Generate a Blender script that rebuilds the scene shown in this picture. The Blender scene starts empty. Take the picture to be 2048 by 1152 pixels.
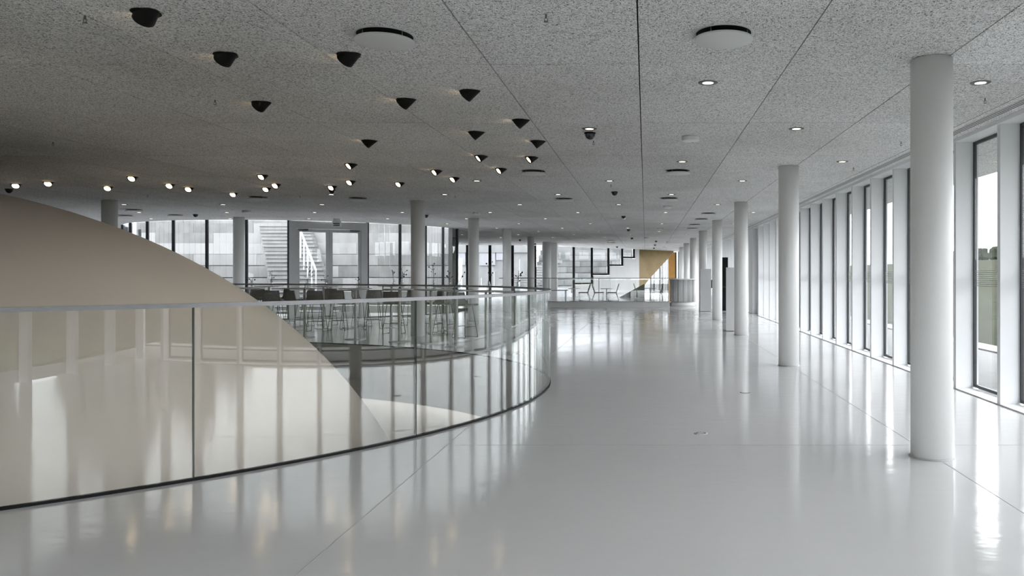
import bpy, bmesh, math, random
from mathutils import Vector, Matrix
random.seed(7)
SC = bpy.context.scene
COL = SC.collection
PI = math.pi

# ------------------------------------------------------------------ camera
F, PX, HY, EYE = 1540.0, 1291.0, 548.0, 1.435        # focal length, vanishing point (pixels of 2048x1152), eye height
cam_d = bpy.data.cameras.new('camera')
cam_d.sensor_width = 36.0
cam_d.lens = F / 2048 * 36
cam_d.shift_x = (1024 - PX) / 2048
cam_d.shift_y = -(576 - HY) / 2048
cam_d.clip_start = 0.05
cam_d.clip_end = 600
cam = bpy.data.objects.new('camera', cam_d)
COL.objects.link(cam)
cam.location = (0, 0, EYE)
cam.rotation_euler = (PI / 2, 0, 0)
SC.camera = cam

# ------------------------------------------------------------------ sky (bright overcast)
SKY = 4.0
w = bpy.data.worlds.new('overcast_sky')
SC.world = w
w.use_nodes = True
nt = w.node_tree
nt.nodes.clear()
tc = nt.nodes.new('ShaderNodeTexCoord')
mp = nt.nodes.new('ShaderNodeMapping'); mp.inputs['Scale'].default_value = (1, 1, 4)
nz = nt.nodes.new('ShaderNodeTexNoise'); nz.inputs['Scale'].default_value = 2.2; nz.inputs['Detail'].default_value = 5
cr = nt.nodes.new('ShaderNodeValToRGB')
cr.color_ramp.elements[0].position = .3; cr.color_ramp.elements[0].color = (.87, .90, .95, 1)
cr.color_ramp.elements[1].position = .7; cr.color_ramp.elements[1].color = (.985, .99, 1, 1)
bg = nt.nodes.new('ShaderNodeBackground'); bg.inputs['Strength'].default_value = SKY
ou = nt.nodes.new('ShaderNodeOutputWorld')
nt.links.new(tc.outputs['Generated'], mp.inputs['Vector']); nt.links.new(mp.outputs[0], nz.inputs['Vector'])
nt.links.new(nz.outputs['Fac'], cr.inputs['Fac']); nt.links.new(cr.outputs['Color'], bg.inputs['Color'])
nt.links.new(bg.outputs[0], ou.inputs['Surface'])

# ------------------------------------------------------------------ exposure and lamp strengths
SC.view_settings.view_transform = 'Standard'
SC.view_settings.look = 'None'
SC.view_settings.exposure = 1.2
SC.view_settings.gamma = 1.0
SC.view_settings.use_curve_mapping = False
SC.cycles.max_bounces = 8
SC.cycles.adaptive_threshold = 0.03
SC.cycles.diffuse_bounces = 5
SC.cycles.glossy_bounces = 4
SC.cycles.transparent_max_bounces = 32
SC.cycles.caustics_reflective = False
SC.cycles.caustics_refractive = False
SC.cycles.sample_clamp_indirect = 4.0
SPOT_W = 3.0                     # watts of each dome spotlight
DOWN_E, SPOT_E = 1.3, 6.0        # glow of the visible lamp faces

H = EYE + 1.685                  # ceiling height


def at(x, y, D):                 # the place at depth D seen at photo pixel (x, y)
    return Vector(((x - PX) / F * D, D, EYE - (y - HY) / F * D))


def ceil_at(x, y):               # the place on the ceiling plane seen at (x, y)
    D = (H - EYE) * F / (HY - y)
    return Vector(((x - PX) / F * D, D, H))


def floor_at(x, y):
    D = EYE * F / (y - HY)
    return Vector(((x - PX) / F * D, D, 0))


# ------------------------------------------------------------------ materials
def new_mat(name):
    m = bpy.data.materials.new(name)
    m.use_nodes = True
    return m, m.node_tree, m.node_tree.nodes['Principled BSDF']


def plain(name, col, rough=.5, metal=0.0, spec=.5, var=.06, scale=3.0, bump=0.0, bscale=40.0, stretch=(1, 1, 1)):
    m, t, b = new_mat(name)
    g = t.nodes.new('ShaderNodeNewGeometry')
    mp = t.nodes.new('ShaderNodeMapping'); mp.inputs['Scale'].default_value = stretch
    t.links.new(g.outputs['Position'], mp.inputs['Vector'])
    n = t.nodes.new('ShaderNodeTexNoise'); n.inputs['Scale'].default_value = scale; n.inputs['Detail'].default_value = 4
    t.links.new(mp.outputs[0], n.inputs['Vector'])
    r = t.nodes.new('ShaderNodeValToRGB')
    r.color_ramp.elements[0].position = .3; r.color_ramp.elements[1].position = .7
    r.color_ramp.elements[0].color = tuple(max(0, c * (1 - var)) for c in col) + (1,)
    r.color_ramp.elements[1].color = tuple(min(1, c * (1 + var)) for c in col) + (1,)
    t.links.new(n.outputs['Fac'], r.inputs['Fac'])
    t.links.new(r.outputs['Color'], b.inputs['Base Color'])
    b.inputs['Roughness'].default_value = rough
    b.inputs['Metallic'].default_value = metal
    b.inputs['Specular IOR Level'].default_value = spec
    if bump:
        n2 = t.nodes.new('ShaderNodeTexNoise'); n2.inputs['Scale'].default_value = bscale; n2.inputs['Detail'].default_value = 3
        t.links.new(mp.outputs[0], n2.inputs['Vector'])
        bp = t.nodes.new('ShaderNodeBump'); bp.inputs['Strength'].default_value = bump; bp.inputs['Distance'].default_value = .01
        t.links.new(n2.outputs['Fac'], bp.inputs['Height']); t.links.new(bp.outputs[0], b.inputs['Normal'])
    return m


def emit_mat(name, col, strength):
    m, t, b = new_mat(name)
    b.inputs['Base Color'].default_value = (.8, .8, .8, 1)
    b.inputs['Emission Color'].default_value = col + (1,)
    b.inputs['Emission Strength'].default_value = strength
    return m


def glass_mat(name, tint, r0, rough=0.0):
    m = bpy.data.materials.new(name); m.use_nodes = True
    t = m.node_tree; t.nodes.clear()
    lw = t.nodes.new('ShaderNodeLayerWeight'); lw.inputs['Blend'].default_value = .5
    pw = t.nodes.new('ShaderNodeMath'); pw.operation = 'POWER'; pw.inputs[1].default_value = 5
    ma = t.nodes.new('ShaderNodeMath'); ma.operation = 'MULTIPLY_ADD'; ma.inputs[1].default_value = 1 - r0; ma.inputs[2].default_value = r0
    tr = t.nodes.new('ShaderNodeBsdfTransparent'); tr.inputs['Color'].default_value = tint + (1,)
    gl = t.nodes.new('ShaderNodeBsdfGlossy'); gl.inputs['Roughness'].default_value = rough
    gl.inputs['Color'].default_value = (.97, 1, .985, 1)
    mx = t.nodes.new('ShaderNodeMixShader'); o = t.nodes.new('ShaderNodeOutputMaterial')
    t.links.new(lw.outputs['Facing'], pw.inputs[0]); t.links.new(pw.outputs[0], ma.inputs[0])
    t.links.new(ma.outputs[0], mx.inputs['Fac']); t.links.new(tr.outputs[0], mx.inputs[1]); t.links.new(gl.outputs[0], mx.inputs[2])
    t.links.new(mx.outputs[0], o.inputs['Surface'])
    return m


def woodwool_mat():
    m, t, b = new_mat('wood_wool_panel')
    g = t.nodes.new('ShaderNodeNewGeometry')
    prev = None
    for ang, off in ((.35, 0), (1.45, 7.3), (2.5, 13.1)):
        mp = t.nodes.new('ShaderNodeMapping')
        mp.inputs['Rotation'].default_value = (0, 0, ang)
        mp.inputs['Location'].default_value = (off, off * .37, 0)
        mp.vector_type = 'TEXTURE'
        mp.inputs['Scale'].default_value = (3.2, 1, 1)
        t.links.new(g.outputs['Position'], mp.inputs['Vector'])
        n = t.nodes.new('ShaderNodeTexNoise'); n.inputs['Scale'].default_value = 145
        n.inputs['Detail'].default_value = 2.2; n.inputs['Roughness'].default_value = .6; n.inputs['Distortion'].default_value = .6
        t.links.new(mp.outputs[0], n.inputs['Vector'])
        if prev is None:
            prev = n.outputs['Fac']
        else:
            mx = t.nodes.new('ShaderNodeMath'); mx.operation = 'MAXIMUM'
            t.links.new(prev, mx.inputs[0]); t.links.new(n.outputs['Fac'], mx.inputs[1]); prev = mx.outputs[0]
    r = t.nodes.new('ShaderNodeValToRGB')
    e = r.color_ramp.elements
    e[0].position = .47; e[0].color = (.015, .015, .016, 1)
    e[1].position = .76; e[1].color = (1, 1, .99, 1)
    k = e.new(.54); k.color = (.65, .65, .65, 1)
    k = e.new(.645); k.color = (.81, .81, .805, 1)
    k = e.new(.69); k.color = (.98, .98, .975, 1)
    t.links.new(prev, r.inputs['Fac'])
    # broad mottling: slightly darker and browner patches in the panels
    nb = t.nodes.new('ShaderNodeTexNoise'); nb.inputs['Scale'].default_value = .55; nb.inputs['Detail'].default_value = 3
    t.links.new(g.outputs['Position'], nb.inputs['Vector'])
    rb = t.nodes.new('ShaderNodeValToRGB')
    rb.color_ramp.elements[0].position = .28; rb.color_ramp.elements[0].color = (.86, .85, .84, 1)
    rb.color_ramp.elements[1].position = .55; rb.color_ramp.elements[1].color = (1, 1, 1, 1)
    t.links.new(nb.outputs['Fac'], rb.inputs['Fac'])
    oi = t.nodes.new('ShaderNodeObjectInfo')
    rm = t.nodes.new('ShaderNodeMapRange'); rm.inputs['To Min'].default_value = .94; rm.inputs['To Max'].default_value = 1.04
    t.links.new(oi.outputs['Random'], rm.inputs['Value'])
    m1 = t.nodes.new('ShaderNodeMixRGB'); m1.blend_type = 'MULTIPLY'; m1.inputs['Fac'].default_value = 1
    m2 = t.nodes.new('ShaderNodeMixRGB'); m2.blend_type = 'MULTIPLY'; m2.inputs['Fac'].default_value = 1
    t.links.new(r.outputs['Color'], m1.inputs['Color1']); t.links.new(rb.outputs['Color'], m1.inputs['Color2'])
    t.links.new(m1.outputs[0], m2.inputs['Color1']); t.links.new(rm.outputs[0], m2.inputs['Color2'])
    t.links.new(m2.outputs[0], b.inputs['Base Color'])
    b.inputs['Roughness'].default_value = .85
    b.inputs['Specular IOR Level'].default_value = .15
    bp = t.nodes.new('ShaderNodeBump'); bp.inputs['Strength'].default_value = .35; bp.inputs['Distance'].default_value = .006
    t.links.new(prev, bp.inputs['Height']); t.links.new(bp.outputs[0], b.inputs['Normal'])
    return m


def floor_mat():
    m, t, b = new_mat('white_epoxy_floor')
    g = t.nodes.new('ShaderNodeNewGeometry')
    n = t.nodes.new('ShaderNodeTexNoise'); n.inputs['Scale'].default_value = .35; n.inputs['Detail'].default_value = 5
    t.links.new(g.outputs['Position'], n.inputs['Vector'])
    r = t.nodes.new('ShaderNodeValToRGB')
    r.color_ramp.elements[0].position = .3; r.color_ramp.elements[0].color = (.61, .607, .602, 1)
    r.color_ramp.elements[1].position = .7; r.color_ramp.elements[1].color = (.65, .647, .642, 1)
    t.links.new(n.outputs['Fac'], r.inputs['Fac']); t.links.new(r.outputs['Color'], b.inputs['Base Color'])
    n3 = t.nodes.new('ShaderNodeTexNoise'); n3.inputs['Scale'].default_value = 1.4; n3.inputs['Detail'].default_value = 6
    t.links.new(g.outputs['Position'], n3.inputs['Vector'])
    rr = t.nodes.new('ShaderNodeMapRange'); rr.inputs['To Min'].default_value = .07; rr.inputs['To Max'].default_value = .16
    t.links.new(n3.outputs['Fac'], rr.inputs['Value']); t.links.new(rr.outputs[0], b.inputs['Roughness'])
    b.inputs['Specular IOR Level'].default_value = .5
    mp = t.nodes.new('ShaderNodeMapping'); mp.inputs['Scale'].default_value = (1.0, 1.6, 1)
    t.links.new(g.outputs['Position'], mp.inputs['Vector'])
    n2 = t.nodes.new('ShaderNodeTexNoise'); n2.inputs['Scale'].default_value = 5; n2.inputs['Detail'].default_value = 2
    t.links.new(mp.outputs[0], n2.inputs['Vector'])
    bp = t.nodes.new('ShaderNodeBump'); bp.inputs['Strength'].default_value = .12; bp.inputs['Distance'].default_value = .01
    t.links.new(n2.outputs['Fac'], bp.inputs['Height']); t.links.new(bp.outputs[0], b.inputs['Normal'])
    return m


M = dict(
    white=plain('white_paint', (.74, .745, .75), .45, var=.02),
    colm=plain('column_paint', (.84, .84, .835), .5, var=.02, scale=1.2),
    fin=plain('white_fin_lacquer', (.76, .775, .79), .35, var=.015),
    floor=floor_mat(),
    wool=woodwool_mat(),
    void=plain('dark_void', (.012, .012, .013), .9, var=0),
    joint=plain('joint_sealant', (.42, .42, .42), .7, var=.1),
    black=plain('black_metal', (.007, .007, .0075), .6, spec=.2, var=.2),
    darkframe=plain('dark_steel_frame', (.035, .037, .042), .45, var=.1),
    greyframe=plain('grey_door_frame', (.52, .525, .535), .45, var=.04),
    steel=plain('brushed_steel', (.30, .30, .31), .45, metal=.6, var=.08, scale=20, stretch=(1, 1, 8)),
    brass=plain('bronze_rail', (.3, .29, .26), .22, metal=1, var=.08, scale=20),
    dome=plain('beige_plaster', (.56, .51, .45), .75, spec=.2, var=.025, scale=.8, bump=.03, bscale=60),
    shaft=plain('pale_shaft_wall', (.62, .62, .61), .6, var=.04),
    fascia=plain('grey_slab_edge', (.40, .40, .39), .55, var=.05),
    conc=plain('cast_concrete', (.205, .205, .2), .9, spec=.1, var=.2, scale=1.6, bump=.15, bscale=12, stretch=(1, 1, .6)),
    conc3=plain('cast_concrete_darker', (.165, .165, .16), .9, spec=.1, var=.2, scale=1.9, bump=.15, bscale=12, stretch=(1, 1, .6)),
    conc2=plain('cast_concrete_lighter', (.25, .25, .245), .9, spec=.1, var=.14, scale=1.1, bump=.15, bscale=12, stretch=(1, 1, .35)),
    pave=plain('pale_paving', (.21, .21, .207), .9, spec=0, var=.08, scale=4),
    lawn=plain('dull_lawn', (.034, .036, .026), 1.0, spec=0, var=.3, scale=1.5, bump=.4, bscale=30),
    lawn2=plain('green_lawn', (.052, .058, .024), 1.0, spec=0, var=.25, scale=1.5),
    leaf=plain('tree_foliage', (.02, .023, .016), 1.0, spec=0, var=.4, scale=3),
    bark=plain('tree_bark', (.10, .085, .07), .9, var=.3, scale=6),
    glass=glass_mat('clear_rail_glass', (.982, .988, .985), .055),
    edge=plain('green_glass_edge', (.09, .12, .117), .25, var=.1),
    pane2=glass_mat('tinted_front_glass', (.87, .88, .89), .02),
    pane4=glass_mat('tinted_rear_glass', (.84, .85, .85), .04),
    pane3=glass_mat('tinted_end_glass', (.72, .735, .75), .015),
    pane=glass_mat('window_glass', (.975, .98, .98), .04),
    fabric=plain('grey_felt', (.2, .2, .19), .9, var=.2, scale=30),
    tabletop=plain('pale_laminate', (.60, .60, .59), .4, var=.04),
    chrome=plain('satin_stem', (.48, .48, .49), .3, metal=1, var=.04),
    dgrey=plain('dark_grey_plate', (.10, .10, .10), .5, var=.1),
    lgrey=plain('diffuser_grey', (.62, .625, .62), .5, var=.02),
    gold=plain('golden_wall', (.21, .148, .058), .42, metal=.3, var=.1, scale=2),
    orange=plain('amber_panel', (.30, .16, .04), .4, metal=.2, var=.1),
    petal=plain('dark_flower', (.03, .03, .028), .8, var=.3),
    green=plain('plant_stem', (.07, .09, .05), .8, var=.2),
    signface=plain('dark_sign_face', (.06, .07, .07), .5, var=.05),
    signwhite=plain('sign_white', (.8, .8, .8), .5, var=.02),
    lampd=emit_mat('downlight_lens', (1, .86, .66), DOWN_E),
    lamps=emit_mat('spotlight_lens', (1, .74, .42), SPOT_E),
    cove=emit_mat('pit_fill_glow', (1, .95, .88), 2.2),
    screen=plain('dark_screen', (.02, .025, .028), .2, var=.1),
    vase=glass_mat('vase_glass', (.8, .82, .82), .1),
    stripe=plain('window_stripe_film', (.36, .36, .36), .7, var=.03),
    shade=plain('blind_fabric', (.30, .30, .31), .8, var=.15, scale=2, stretch=(6, 6, .3)),
)


# ------------------------------------------------------------------ mesh helpers
class MB:
    def __init__(s):
        s.v, s.f, s.mi, s.sm = [], [], [], []

    def face(s, idx, mi=0, sm=False):
        s.f.append(idx); s.mi.append(mi); s.sm.append(sm)

    def quad(s, a, b, c, d, mi=0):
        n = len(s.v); s.v += [tuple(a), tuple(b), tuple(c), tuple(d)]; s.face((n, n + 1, n + 2, n + 3), mi)
        return s

    def box(s, x0, x1, y0, y1, z0, z1, mat=None, mi=0):
        n = len(s.v)
        P = [(x0, y0, z0), (x1, y0, z0), (x1, y1, z0), (x0, y1, z0), (x0, y0, z1), (x1, y0, z1), (x1, y1, z1), (x0, y1, z1)]
        if mat is not None: P = [tuple(mat @ Vector(p)) for p in P]
        s.v += P
        for q in ((0, 3, 2, 1), (4, 5, 6, 7), (0, 1, 5, 4), (1, 2, 6, 5), (2, 3, 7, 6), (3, 0, 4, 7)):
            s.face(tuple(n + i for i in q), mi)
        return s

    def bar(s, a, b, wx, wz, mi=0):          # a box along a-b, wx thick sideways, wz thick upward
        a, b = Vector(a), Vector(b); d = b - a; L = d.length; d.normalize()
        up = Vector((0, 0, 1)) if abs(d.z) < .99 else Vector((1, 0, 0))
        sx = d.cross(up).normalized(); up = sx.cross(d)
        m = Matrix((tuple(sx) + (0,), tuple(d) + (0,), tuple(up) + (0,), (0, 0, 0, 1))).transposed()
        m.translation = a
        return s.box(-wx / 2, wx / 2, 0, L, -wz / 2, wz / 2, m, mi)

    def tube(s, pts, r, n=8, closed=False, cap=True, mi=0):
        pts = [Vector(p) for p in pts]; N = len(pts)
        base = len(s.v); ref = None
        for i, p in enumerate(pts):
            if closed: d = pts[(i + 1) % N] - pts[i - 1]
            elif i == 0: d = pts[1] - p
            elif i == N - 1: d = p - pts[i - 1]
            else: d = (pts[i + 1] - p).normalized() + (p - pts[i - 1]).normalized()
            d.normalize()
            if ref is None: ref = Vector((0, 0, 1)) if abs(d.z) < .9 else Vector((1, 0, 0))
            u = (ref - d * ref.dot(d)).normalized(); ref = u; v = d.cross(u)
            rr = r[i] if isinstance(r, (list, tuple)) else r
            for k in range(n):
                a = 2 * PI * k / n
                s.v.append(tuple(p + u * math.cos(a) * rr + v * math.sin(a) * rr))
        for i in range(N if closed else N - 1):
            j = (i + 1) % N
            for k in range(n):
                l = (k + 1) % n
                s.face((base + i * n + k, base + i * n + l, base + j * n + l, base + j * n + k), mi, True)
        if cap and not closed:
            s.face(tuple(base + k for k in reversed(range(n))), mi)
            s.face(tuple(base + (N - 1) * n + k for k in range(n)), mi)
        return s

    def lathe(s, prof, n=32, c=(0, 0, 0), cap=True, mi=0, sm=True, mat=None):
        base = len(s.v)
        for r, z in prof:
            for k in range(n):
                a = 2 * PI * k / n
                p = Vector((c[0] + r * math.cos(a), c[1] + r * math.sin(a), c[2] + z))
                s.v.append(tuple(mat @ p if mat is not None else p))
        for i in range(len(prof) - 1):
            for k in range(n):
                l = (k + 1) % n
                s.face((base + i * n + k, base + i * n + l, base + (i + 1) * n + l, base + (i + 1) * n + k), mi, sm)
        if cap:
            s.face(tuple(base + k for k in reversed(range(n))), mi)
            s.face(tuple(base + (len(prof) - 1) * n + k for k in range(n)), mi)
        return s

    def mesh(s, name, mats):
        me = bpy.data.meshes.new(name)
        me.from_pydata(s.v, [], s.f)
        for m in (mats if isinstance(mats, (list, tuple)) else [mats]): me.materials.append(m)
        me.polygons.foreach_set('material_index', s.mi)
        me.polygons.foreach_set('use_smooth', s.sm)
        me.update()
        return me

    def build(s, name, mats, parent=None, loc=None):
        return link(name, s.mesh(name, mats), parent, loc)


def link(name, data, parent=None, loc=None):
    o = bpy.data.objects.new(name, data); COL.objects.link(o)
    if parent is not None: o.parent = parent
    if loc is not None: o.location = loc
    return o


def tag(o, label=None, cat=None, group=None, kind=None):
    if label: o['label'] = label
    if cat: o['category'] = cat
    if group: o['group'] = group
    if kind: o['kind'] = kind
    return o


def thing(name, label, cat, loc=(0, 0, 0), rz=0.0, group=None, kind=None):
    o = link(name, None, None, loc); o.rotation_euler = (0, 0, rz); o.empty_display_size = .1
    return tag(o, label, cat, group, kind)


def dup(root, loc, rz=None, label=None, group=None):
    r = root.copy(); COL.objects.link(r); r.location = loc
    if rz is not None: r.rotation_euler = (0, 0, rz)
    if label: r['label'] = label
    if group: r['group'] = group
    for ch in list(root.children):
        c = ch.copy(); COL.objects.link(c); c.parent = r
        for g in list(ch.children):
            d = g.copy(); COL.objects.link(d); d.parent = c
    return r


ORD = ['first', 'second', 'third', 'fourth', 'fifth', 'sixth', 'seventh', 'eighth', 'ninth', 'tenth', 'eleventh', 'twelfth',
       'thirteenth', 'fourteenth', 'fifteenth', 'sixteenth', 'seventeenth', 'eighteenth', 'nineteenth', 'twentieth',
       'twenty-first', 'twenty-second', 'twenty-third', 'twenty-fourth', 'twenty-fifth', 'twenty-sixth', 'twenty-seventh',
       'twenty-eighth', 'twenty-ninth', 'thirtieth', 'thirty-first', 'thirty-second', 'thirty-third', 'thirty-fourth']

# ------------------------------------------------------------------ plan of the building
XW, XG, XE = 3.87, 4.09, 5.82            # inner edge of the fins, glass line, edge of the eaves (right side)
XL, YB, YE = -24.0, -0.9, -2.6         # left wall, glazing behind the camera, edge of unseen eaves added there to cut sky light
RC, RA, RB = Vector((-11.0, 9.56)), 9.77, 7.09      # oval opening in the floor
CC, CR = Vector((-13.0, 30.0)), 6.1      # round glass front of the outdoor amphitheatre
KR = .2515                               # its right flank runs along X = -KR * Y
BACK = [(-14, 44.4), (-11.5, 44.7), (-5.55, 45.6), (-5.5, 47.0), (-4.5, 48.3), (-.8, 52.2), (-.3, 58.5), (7, 58.5)]


def yback(x):
    for (x0, y0), (x1, y1) in zip(BACK, BACK[1:]):
        if x0 <= x <= x1: return y0 + (y1 - y0) * (x - x0) / (x1 - x0)
    return 58.5


def spans(x):                            # where the roofed room lies along Y at this X
    if x < -18.9: return [(YE, 28.2)]
    if x <= -7.03:
        s = [(YE, CC.y - math.sqrt(max(0, CR * CR - (x - CC.x) ** 2)))]
        if x > -11.4: s.append((-x / KR, yback(x)))
        return s
    return [(YE, yback(x))]


# ------------------------------------------------------------------ floor with the oval opening
def ell(a, k=1.0, da=0.0):
    return Vector((RC.x + (RA + da) * math.cos(a) * k, RC.y + (RB + da) * math.sin(a) * k))


N = 144
X0, X1, Y0, Y1 = XL, XG, YB, 58.5
fb = MB()
angs = sorted([2 * PI * i / N for i in range(N)] + [math.atan2(y - RC.y, x - RC.x) % (2 * PI) for x in (X0, X1) for y in (Y0, Y1)])
ring_i, ring_o = [], []
for a in angs:
    p = None
    d = Vector((math.cos(a), math.sin(a)))
    t = 1e9
    if d.x > 1e-9: t = min(t, (X1 - RC.x) / d.x)
    if d.x < -1e-9: t = min(t, (X0 - RC.x) / d.x)
    if d.y > 1e-9: t = min(t, (Y1 - RC.y) / d.y)
    if d.y < -1e-9: t = min(t, (Y0 - RC.y) / d.y)
    q = RC + d * t
    re = 1 / math.sqrt((d.x / RA) ** 2 + (d.y / RB) ** 2)
    p = RC + d * re
    ring_i.append((p.x, p.y, 0)); ring_o.append((q.x, q.y, 0))
n = len(angs)
fb.v = ring_i + ring_o
for i in range(n):
    j = (i + 1) % n
    fb.face((i, n + i, n + j, j))
floor = tag(fb.build('floor', M['floor']), 'glossy white poured floor of the long hall', 'floor', kind='structure')
sb = MB()
for i in range(N):                        # slab edge round the opening
    a, b = 2 * PI * i / N, 2 * PI * (i + 1) / N
    p, q = ell(a), ell(b)
    sb.quad((p.x, p.y, 0), (q.x, q.y, 0), (q.x, q.y, -1.07), (p.x, p.y, -1.07))
sb.build('slab_edge', M['fascia'], floor)


def joint(a, b, wdt=.006):
    MB().bar((a[0], a[1], .0006), (b[0], b[1], .0006), wdt, .001).build('floor_joint', M['joint'], floor)


joint((2.27, YB), (2.27, 33)); joint((-1.665, YB), (-1.665, 7.36)); joint((-1.665, 12.0), (-1.665, 33))
for yj in (-5.6, 6.46, 18.5, 30.5):
    joint((-1.6 if yj == 6.46 else -5.0, yj), (XW, yj), .004)
joint((XW - .012, YB), (XW - .012, 56), .008)
for i, (x, y) in enumerate(((1490, 785), (1402, 867))):       # small lids set in the floor
    p = floor_at(x, y)
    o = thing('floor_outlet', ['thin round lid set in the white floor, farther one', 'round vent with slots set in the white floor, nearer one'][i], 'floor lid', (p.x, p.y, .0))
    MB().lathe([(.062, .0002), (.062, .003), (.055, .004)], 28).build('cover', M['lgrey'] if i else M['dgrey'], o)
    MB().lathe([(.05, .0042), (.05, .005)], 28).build('lid', M['floor'], o)
    if i:
        for k in range(12):
            a = 2 * PI * k / 12
            MB().bar((math.cos(a) * .03, math.sin(a) * .03, .0055), (math.cos(a) * .046, math.sin(a) * .046, .0055), .006, .001).build('slot', M['black'], o)

# pit below the opening
pb = MB()
for i in range(N):
    a, b = 2 * PI * i / N, 2 * PI * (i + 1) / N
    p, q, p2, q2 = ell(a), ell(b), ell(a, 1, .35), ell(b, 1, .35)
    pb.quad((p.x, p.y, -1.07), (q.x, q.y, -1.07), (q2.x, q2.y, -1.07), (p2.x, p2.y, -1.07))
    pb.quad((p2.x, p2.y, -1.07), (q2.x, q2.y, -1.07), (q2.x, q2.y, -4.6), (p2.x, p2.y, -4.6))
tag(pb.build('wall_pit', M['shaft']), 'pale curved wall of the pit under the oval floor opening', 'wall', kind='structure')
lf = MB(); nn = len(lf.v)
for i in range(N):
    p = ell(2 * PI * i / N, 1, .35); lf.v.append((p.x, p.y, -4.6))
lf.face(tuple(range(N)))
tag(lf.build('floor_lower', M['shaft']), 'pale lower floor at the bottom of the pit', 'floor', kind='structure')

cv = MB()  # glowing ring added out of sight under the slab to brighten the pit
for i in range(N):
    a, b = 2 * PI * i / N, 2 * PI * (i + 1) / N
    p, q, p2, q2 = ell(a, 1, .1), ell(b, 1, .1), ell(a, 1, .2), ell(b, 1, .2)
    cv.quad((p.x, p.y, -1.074), (p2.x, p2.y, -1.074), (q2.x, q2.y, -1.074), (q.x, q.y, -1.074))
tag(cv.build('pit_fill_strip', M['cove']), 'strip light under the slab edge lighting the pit around the dome', 'light strip')

# the beige dome rising through the opening
DC, DR = Vector((-10.11, 9.6, -4.83)), 7.52
db = MB()
nu, nv = 128, 48
zb = -4.55
ph1 = math.acos((zb - DC.z) / DR)
prof = [(max(1e-4, DR * math.sin(ph1 * (1 - i / nv))), DR * math.cos(ph1 * (1 - i / nv))) for i in range(nv + 1)]
db.lathe(prof, nu, tuple(DC))
tag(db.build('plaster_dome', M['dome']), 'large smooth beige dome rising through the oval floor opening', 'dome')

# ------------------------------------------------------------------ ceiling of wood-wool panels
cb = MB()
xs = [XL + .2 * i for i in range(int((XE - XL) / .2) + 1)] + [XE]
for zz, flip in ((H + .045, 0), (H + .7, 1)):
    for xa, xb in zip(xs, xs[1:]):
        sa, sb2 = spans(xa + 1e-6), spans(xb - 1e-6)
        for k in range(min(len(sa), len(sb2))):
            q = [(xa, sa[k][0], zz), (xa, sa[k][1], zz), (xb, sb2[k][1], zz), (xb, sb2[k][0], zz)]
            cb.quad(*(q if flip else reversed(q)))
            if not flip:
                cb.quad((xa, sa[k][1], H), (xb, sb2[k][1], H), (xb, sb2[k][1], H + .7), (xa, sa[k][1], H + .7), 1)
                if k == 1: cb.quad((xa, sa[k][0], H), (xb, sb2[k][0], H), (xb, sb2[k][0], H + .7), (xa, sa[k][0], H + .7), 1)
cb.box(XE - .02, XE, YE, 58.5, H, H + .7, mi=1)
cb.box(XL, XE, YE - .02, YE, H, H + .7, mi=1)
ceiling = tag(cb.build('ceiling', [M['void'], M['white']]), 'grey wood-wool panelled ceiling over the whole hall', 'ceiling', kind='structure')

PW, PL = 1.2, 2.4
JX, JY = -.052, 6.18
whole, rest = [], MB()
GX, GY = .0048, .005
pm = MB()
bx_, by_ = PW / 2 - GX, PL / 2 - GY
pm.box(-bx_, bx_, -by_, by_, .0, .03)
pmesh = pm.mesh('ceiling_panel', M['wool'])


def clip_panel(mb, x0, x1, y0, y1):
    K = 8
    for i in range(K):
        xa, xb = x0 + (x1 - x0) * i / K, x0 + (x1 - x0) * (i + 1) / K
        if xa < XL or xb > XE + .01: continue
        sa, sc = spans(xa), spans(xb)
        for k in range(min(len(sa), len(sc))):
            a0, a1 = max(y0, sa[k][0]), min(y1, sa[k][1])
            b0, b1 = max(y0, sc[k][0]), min(y1, sc[k][1])
            a1, b1 = max(a0, a1), max(b0, b1)
            if a1 - a0 < 1e-4 and b1 - b0 < 1e-4: continue
            mb.quad((xa, a0, H), (xa, a1, H), (xb, b1, H), (xb, b0, H))


for i in range(-21, 6):
    for j in range(-9, 22):
        x0, y0 = JX + PW * i, JY + PL * j
        x1, y1 = x0 + PW, y0 + PL
        if x1 < XL or x0 > XE or y1 < YE or y0 > 58.5: continue
        inside = all(any(a <= y0 and y1 <= b for a, b in spans(x)) for x in (x0, x0 + .3, x0 + .6, x0 + .9, x1)) and x0 >= XL and x1 <= XE
        if inside:
            cy = (y0 + y1) / 2
            vis = y1 > 3.0
            if vis:
                px = PX + F * ((x0 + x1) / 2) / max(cy, 3)
                vis = -150 < px < 2200
            whole.append((0 if vis else 1, cy, (x0 + x1) / 2))
        else:
            clip_panel(rest, x0 + GX, x1 - GX, y0 + GY, y1 - GY)
whole.sort()
for k, (nv_, cy, cx) in enumerate(whole):
    dz = random.uniform(-.0012, .0012)
    if k < 300:
        link('ceiling_panel', pmesh, ceiling, (cx, cy, H + dz))
    else:
        rest.box(cx - bx_, cx + bx_, cy - by_, cy + by_, H + dz, H + .03)
o = rest.build('ceiling_panel_field', M['wool'], ceiling); o['kind'] = 'stuff'

# slot air diffuser along the windows
sl = MB()
for k in range(3):
    sl.box(3.645 + .036 * k, 3.645 + .036 * k + .012, YB, 44, H - .0085, H - .006)
s2 = MB().box(3.632, 3.742, YB, 44, H - .007, H - .0015)
so = thing('slot_diffuser', 'long white linear slot diffuser in the ceiling along the windows', 'air vent', (0, 0, 0))
s2.build('trim', M['lgrey'], so); sl.build('slots', M['black'], so)

# ------------------------------------------------------------------ right window wall
HEAD = H - .045
bay = 1.2


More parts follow.
